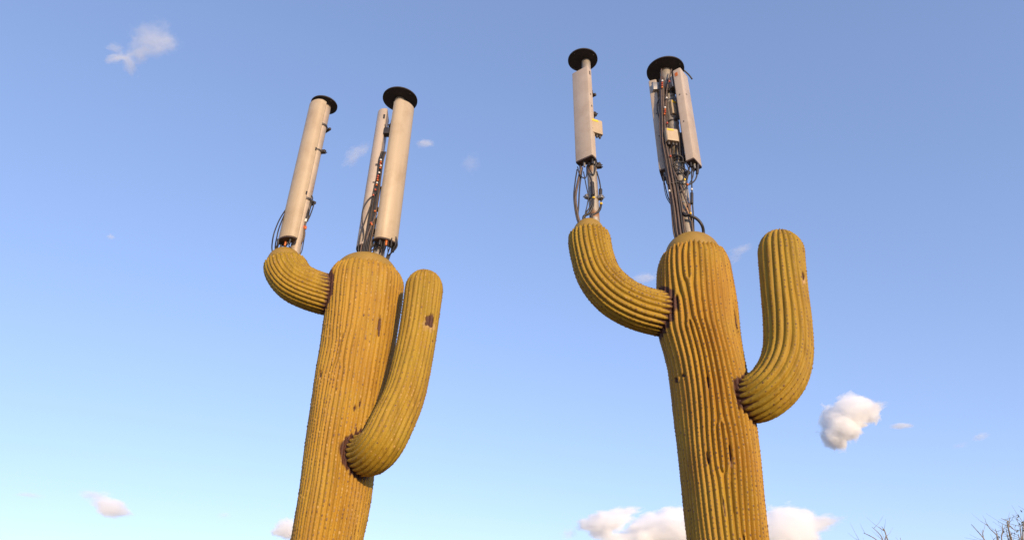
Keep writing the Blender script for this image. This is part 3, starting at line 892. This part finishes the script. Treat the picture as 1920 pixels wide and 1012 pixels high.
cable(m4, [(1282, 402, .14), (1292, 404, .16), (1306, 410, .16), (1316, 422, .14), (1319, 438, .08)], YR, .020)
cable(m4, [(1280, 400, .12), (1284, 402, .15), (1288, 404, .16)], YR, .028)
for (a, b, c) in ((1242, 152, 'white'), (1241.5, 156, 'red'), (1241.5, 160, 'red'), (1241.5, 164, 'orange'), (1250, 184, 'white'), (1247, 202, 'white'), (1247, 206, 'orange'), (1247, 210, 'red'), (1246, 214, 'orange'), (1251, 231, 'red'),
                  (1257, 293, 'red'), (1284, 337, 'yellow'), (1297, 355, 'white'), (1295, 400, 'yellow'), (1289, 346, 'orange'), (1255, 358, 'white'), (1255, 153, 'red')):
    collar(m4, a, b, YR, .205, .014, .014, c)

# ------------------------------------------------------------------ bare desert trees low on the right
M['twig'] = plain('grey_twig', (0.25, 0.22, 0.19), 0.8, 0, 0.25, 6)
M['bark'] = plain('grey_bark', (0.17, 0.135, 0.10), 0.9, 0, 0.3, 8, 0.5)
M['leaf'] = plain('dusty_leaf', (0.12, 0.115, 0.055), 0.8, 0, 0.35, 5)
def make_tree(name, label, base, limbs, seed, tip_r, leafy=0, extra=10):
    """base (x, y); limbs: polylines from the tip down, each carried on to the trunk head"""
    g = random.Random(seed)
    root = empty(name, (base[0], base[1], 0), label, 'tree', 'bare desert trees')
    head = Vector((base[0] + g.uniform(-.1, .1), base[1], 1.0))
    MB().tube([(base[0], base[1], -.1), (base[0] + .05, base[1] + .03, .5), head], .16, 10, taper=.7).build('trunk', M['bark'], root, smooth=True)
    crown = MB(); lv = MB()
    tops = [l[0] for l in limbs]
    def twigs(P, rad, n):
        for _ in range(n):
            k = g.randrange(1, len(P) - 1) if len(P) > 2 else 0
            a = Vector(P[k]).lerp(Vector(P[min(k + 1, len(P) - 1)]), g.random())
            d = Vector((g.uniform(-1, 1), g.uniform(-1, 1), g.uniform(-.1, .7))).normalized()
            ln = g.uniform(.15, .5)
            crown.tube([a, a + d * ln * .5 + Vector((0, 0, .03)), a + d * ln + Vector((0, 0, .10))], rad, 5, n=5, taper=.3)
            if leafy:
                for _q in range(leafy):
                    c = a + d * ln * g.random() + Vector((g.gauss(0, .05), g.gauss(0, .05), g.gauss(0, .05)))
                    u = Vector((g.uniform(-1, 1), g.uniform(-1, 1), g.uniform(-1, 1))).normalized() * .035
                    w = u.cross(Vector((g.uniform(-1, 1), g.uniform(-1, 1), 1))).normalized() * .013
                    lv.add([c - u, c + w, c + u, c - w], [(0, 1, 2, 3)])
    for l in limbs:
        P = list(reversed(l))
        low = Vector(P[0])
        mid = head.lerp(low, .55) + Vector((g.uniform(-.1, .1), g.uniform(-.15, .15), .1))
        full = [head, mid] + P
        crown.tube(full, tip_r * 4, 7, n=6 * len(full), taper=.22)
        twigs(full, tip_r * .8, extra // 3)
    for _ in range(extra):
        a = g.uniform(0, 6.28); rr = g.uniform(.5, 1.7); zt = max(t.z for t in tops) - g.uniform(.9, 1.8)
        e = Vector((base[0] + rr * math.cos(a), base[1] + rr * math.sin(a), max(1.6, zt)))
        mid = head.lerp(e, .5) + Vector((g.uniform(-.2, .2), g.uniform(-.2, .2), .2))
        crown.tube([head, mid, e], tip_r * 3.5, 6, n=10, taper=.2)
        twigs([head, mid, e], tip_r * .8, 5)
    c = crown.build('crown', M['twig'], root, smooth=True)
    if leafy: tag(lv.build('leaves', M['leaf'], c), kind='stuff')
    return root
def limb(pts, Y): return [at(a, b, Y) for a, b in pts]
Yt1, Yt2, Yt3 = 15.0, 14.0, 13.0
bx = at(1660, 1012, Yt1)
make_tree('desert_tree', 'bare-twigged tree tip just right of the large low cloud', (bx.x + .2, Yt1),
          [limb([(1619, 998.5), (1628, 1002), (1644, 1012), (1654, 1030)], Yt1), limb([(1635, 987), (1646, 997), (1654, 1008), (1659, 1028)], Yt1 - .2), limb([(1653, 986), (1661, 999), (1660, 1012), (1662, 1035)], Yt1),
           limb([(1647, 987), (1655, 993), (1661, 1001)], Yt1), limb([(1688, 1007), (1690, 1020), (1680, 1040)], Yt1 + .3), limb([(1607, 1011), (1625, 1020), (1650, 1040)], Yt1 - .3)], 3, .005)
bx = at(1880, 1012, Yt2)
make_tree('desert_tree', 'bare branching tree near the lower right corner', (bx.x - .1, Yt2),
          [limb([(1821, 982), (1832, 994), (1846, 1011), (1858, 1035)], Yt2), limb([(1843, 992), (1843, 1002), (1846, 1012), (1858, 1032)], Yt2), limb([(1849, 981), (1857, 991), (1870, 1005), (1876, 1030)], Yt2 - .2),
           limb([(1866, 990), (1870, 1003), (1872, 1020)], Yt2 + .1), limb([(1879, 982), (1880, 995), (1880, 1020)], Yt2 - .1), limb([(1877, 971), (1884, 974), (1892, 978), (1891, 990), (1894, 1011), (1890, 1035)], Yt2),
           limb([(1894, 968), (1892, 977), (1891, 990)], Yt2), limb([(1908, 997), (1900, 991), (1893, 985), (1891, 992)], Yt2 + .1), limb([(1862, 1009), (1868, 1022), (1880, 1040)], Yt2),
           limb([(1887, 990), (1889, 1003), (1893, 1020)], Yt2 - .3)], 4, .005)
bx = at(1940, 1012, Yt3)
make_tree('desert_tree', 'dense grey-brown tree cut off by the right edge', (bx.x + .3, Yt3),
          [limb([(1922, 962), (1920, 980), (1918, 1000), (1925, 1030)], Yt3), limb([(1914, 984), (1914, 996), (1916, 1012), (1926, 1035)], Yt3 - .1), limb([(1935, 950), (1932, 975), (1930, 1010), (1935, 1035)], Yt3),
           limb([(1950, 945), (1946, 980), (1940, 1020)], Yt3 + .2), limb([(1909, 1000), (1912, 1010), (1920, 1030)], Yt3), limb([(1928, 968), (1925, 985), (1924, 1010), (1930, 1030)], Yt3 + .3)], 5, .006, leafy=5, extra=15)

# ------------------------------------------------------------------ clouds: real volumes far off
def cloud_mat():
    m = bpy.data.materials.new('cloud_vapour')
    m.use_nodes = True
    N, L = m.node_tree.nodes, m.node_tree.links
    N.clear()
    out = N.new('ShaderNodeOutputMaterial')
    vs = N.new('ShaderNodeVolumeScatter')
    vs.inputs['Color'].default_value = (0.998, 0.998, 0.998, 1)
    vs.inputs['Anisotropy'].default_value = -0.15
    tc = N.new('ShaderNodeTexCoord')
    oi = N.new('ShaderNodeObjectInfo')
    ln = N.new('ShaderNodeVectorMath'); ln.operation = 'LENGTH'
    L.new(tc.outputs['Object'], ln.inputs[0])
    mul = N.new('ShaderNodeMath'); mul.operation = 'MULTIPLY'; mul.inputs[1].default_value = 91.0
    L.new(oi.outputs['Random'], mul.inputs[0])
    nz = N.new('ShaderNodeTexNoise'); nz.noise_dimensions = '4D'
    nz.inputs['Scale'].default_value = 2.0; nz.inputs['Detail'].default_value = 7; nz.inputs['Roughness'].default_value = 0.62
    nz.inputs['Distortion'].default_value = 0.5
    L.new(tc.outputs['Object'], nz.inputs['Vector']); L.new(mul.outputs[0], nz.inputs['W'])
    def att(n):
        a = N.new('ShaderNodeAttribute'); a.attribute_type = 'OBJECT'; a.attribute_name = n
        return a.outputs['Fac']
    # d = (0.62 - |p|) + rag * (noise - 0.5)
    s1 = N.new('ShaderNodeMath'); s1.operation = 'SUBTRACT'; s1.inputs[0].default_value = 0.62
    L.new(ln.outputs['Value'], s1.inputs[1])
    s2 = N.new('ShaderNodeMath'); s2.operation = 'SUBTRACT'; s2.inputs[1].default_value = 0.5
    L.new(nz.outputs['Fac'], s2.inputs[0])
    ma = N.new('ShaderNodeMath'); ma.operation = 'MULTIPLY_ADD'
    L.new(s2.outputs[0], ma.inputs[0]); L.new(att('rag'), ma.inputs[1]); L.new(s1.outputs[0], ma.inputs[2])
    sh = N.new('ShaderNodeMath'); sh.operation = 'MULTIPLY'; sh.use_clamp = True
    L.new(ma.outputs[0], sh.inputs[0]); L.new(att('edge'), sh.inputs[1])
    # fade out before the hull
    fd = N.new('ShaderNodeMath'); fd.operation = 'SUBTRACT'; fd.inputs[0].default_value = 1.0
    L.new(ln.outputs['Value'], fd.inputs[1])
    fd2 = N.new('ShaderNodeMath'); fd2.operation = 'MULTIPLY'; fd2.inputs[1].default_value = 7.0; fd2.use_clamp = True
    L.new(fd.outputs[0], fd2.inputs[0])
    pr = N.new('ShaderNodeMath'); pr.operation = 'MULTIPLY'
    L.new(sh.outputs[0], pr.inputs[0]); L.new(fd2.outputs[0], pr.inputs[1])
    de = N.new('ShaderNodeMath'); de.operation = 'MULTIPLY'
    L.new(pr.outputs[0], de.inputs[0]); L.new(att('dens'), de.inputs[1])
    L.new(de.outputs[0], vs.inputs['Density'])
    L.new(vs.outputs[0], out.inputs['Volume'])
    return m
M['cloud'] = cloud_mat()
import bmesh
_bm = bmesh.new()
bmesh.ops.create_icosphere(_bm, subdivisions=3, radius=1.0)
puff_me = bpy.data.meshes.new('puff'); _bm.to_mesh(puff_me); _bm.free()
puff_me.materials.append(M['cloud'])

def make_cloud(label, puffs, base_h=1500.0):
    """puffs: (px, py, half width px, half height px, tilt deg, optical depth, raggedness, edge sharpness)"""
    px, py = puffs[0][0], puffs[0][1]
    d = ray(px, py)
    D = min(base_h * d.y / d.z, 9000.0) if d.z > 0 else 9000.0
    c0 = at(px, py, D)
    root = empty('cloud', c0, label, 'cloud', 'small clouds')
    for k, (px, py, hw, hh, tilt, tau, rag, edge) in enumerate(puffs):
        c = at(px, py, D + 40 * k)
        q = mpp(c) / 0.74
        o = bpy.data.objects.new('puff', puff_me)
        COL.objects.link(o)
        o.parent = root
        o.location = c - c0
        if tau >= 2: q, tau = q * 1.12, tau * 1.3
        rx, rz = hw * q, hh * q
        ry = (rx * rz) ** .5
        o.rotation_mode = 'XYZ'
        # level with the viewing direction so that heights are not foreshortened
        el = math.atan2((c - Vector((0, 0, EYE))).z, c.y)
        rot = Matrix.Rotation(el * .8, 3, 'X') @ Matrix.Rotation(R(-tilt), 3, 'Y')
        o.rotation_euler = rot.to_euler()
        o.scale = (rx, ry, rz)
        o['dens'] = tau / ry
        o['rag'] = rag
        o['edge'] = edge
    return root

make_cloud('wispy ragged cloud alone in the upper left sky',
           [(288, 74, 46, 36, 25, .85, 1.9, 2.2), (262, 98, 32, 24, 30, .8, 1.9, 2.2), (244, 122, 13, 28, 12, .9, 1.7, 2.2), (222, 110, 30, 12, 12, .8, 1.9, 2.2), (216, 92, 20, 12, -20, .5, 1.9, 2), (312, 84, 30, 22, 30, .5, 2.0, 2)])
make_cloud('faint pink wisp left of the left saguaro\'s antennas', [(672, 284, 32, 16, 25, .55, 1.8, 2), (660, 300, 24, 14, 40, .4, 1.8, 2)])
make_cloud('small pale wisp right of the left saguaro\'s wide panel', [(797, 268, 24, 10, 5, .8, 1.5, 2.5)])
make_cloud('barely visible wisp between the two saguaros', [(882, 306, 24, 24, 60, .22, 1.8, 2)])
make_cloud('tiny speck of cloud left of the left saguaro\'s antennas', [(208, 444, 10, 7, 0, .5, 1.5, 2.5)])
make_cloud('thin wisp between the right saguaro\'s trunk and right arm', [(1388, 468, 28, 11, 20, .45, 1.6, 2), (1378, 484, 20, 12, 30, .35, 1.7, 2)])
make_cloud('small pale wisp behind the right saguaro\'s left arm', [(1208, 521, 30, 13, 12, .7, 1.5, 2.5)])
make_cloud('bright white puffy cloud right of the right saguaro',
           [(1592, 774, 50, 32, 12, 6, 1.5, 5), (1574, 798, 38, 38, 35, 6, 1.4, 5), (1566, 822, 20, 26, 40, 5, 1.4, 5), (1614, 774, 40, 24, 20, 5, 1.7, 5), (1640, 762, 28, 11, 12, 1.0, 1.9, 3), (1602, 757, 34, 13, 5, 4, 1.7, 5), (1556, 806, 20, 34, 5, 1.5, 1.7, 3)])
make_cloud('short white streak beside the bright puffy cloud', [(1690, 798, 28, 7, 3, 1.4, 1.4, 3)])
make_cloud('faint wisp above the bare trees at far right', [(1838, 818, 24, 9, 20, .5, 1.6, 2), (1800, 835, 20, 8, 10, .25, 1.7, 2)])
make_cloud('small grey-bottomed cloud in the lower left sky', [(208, 950, 42, 18, -14, 3, 1.2, 3), (180, 928, 34, 14, -10, 1.0, 1.7, 2.5)])
make_cloud('thin pink streak at far left', [(55, 927, 34, 7, -3, .6, 1.4, 2)])
make_cloud('faint smudge of cloud left of the left trunk', [(420, 965, 18, 8, 0, .35, 1.5, 2)])
make_cloud('rounded cloud half hidden by the left trunk\'s foot', [(545, 992, 34, 20, 0, 3.5, 1.2, 5)])
make_cloud('long white cloud left of the right trunk\'s base', [(1130, 982, 46, 26, 8, 4, 1.5, 5), (1150, 972, 50, 18, 14, 3, 1.6, 5), (1176, 960, 34, 10, 14, 1.6, 1.8, 3), (1068, 1000, 20, 12, 10, .6, 1.8, 2.5)])
make_cloud('grey-white cloud bank running behind the right trunk\'s base', [(1240, 992, 70, 34, 8, 5, 1.4, 5), (1185, 1012, 60, 26, 8, 4, 1.5, 5), (1258, 966, 40, 16, 8, 3, 1.6, 5), (1215, 980, 40, 14, 16, 2, 1.8, 3), (1330, 995, 80, 40, 0, 5, 1.3, 5)])
make_cloud('tapering white cloud right of the right trunk\'s base', [(1470, 988, 60, 40, 0, 5, 1.4, 5), (1520, 982, 50, 18, 5, 3, 1.6, 3), (1555, 976, 34, 10, 8, 1.4, 1.8, 2.5), (1470, 1018, 80, 24, 0, 4, 1.4, 5), (1485, 965, 44, 20, -5, 4, 1.5, 5)])
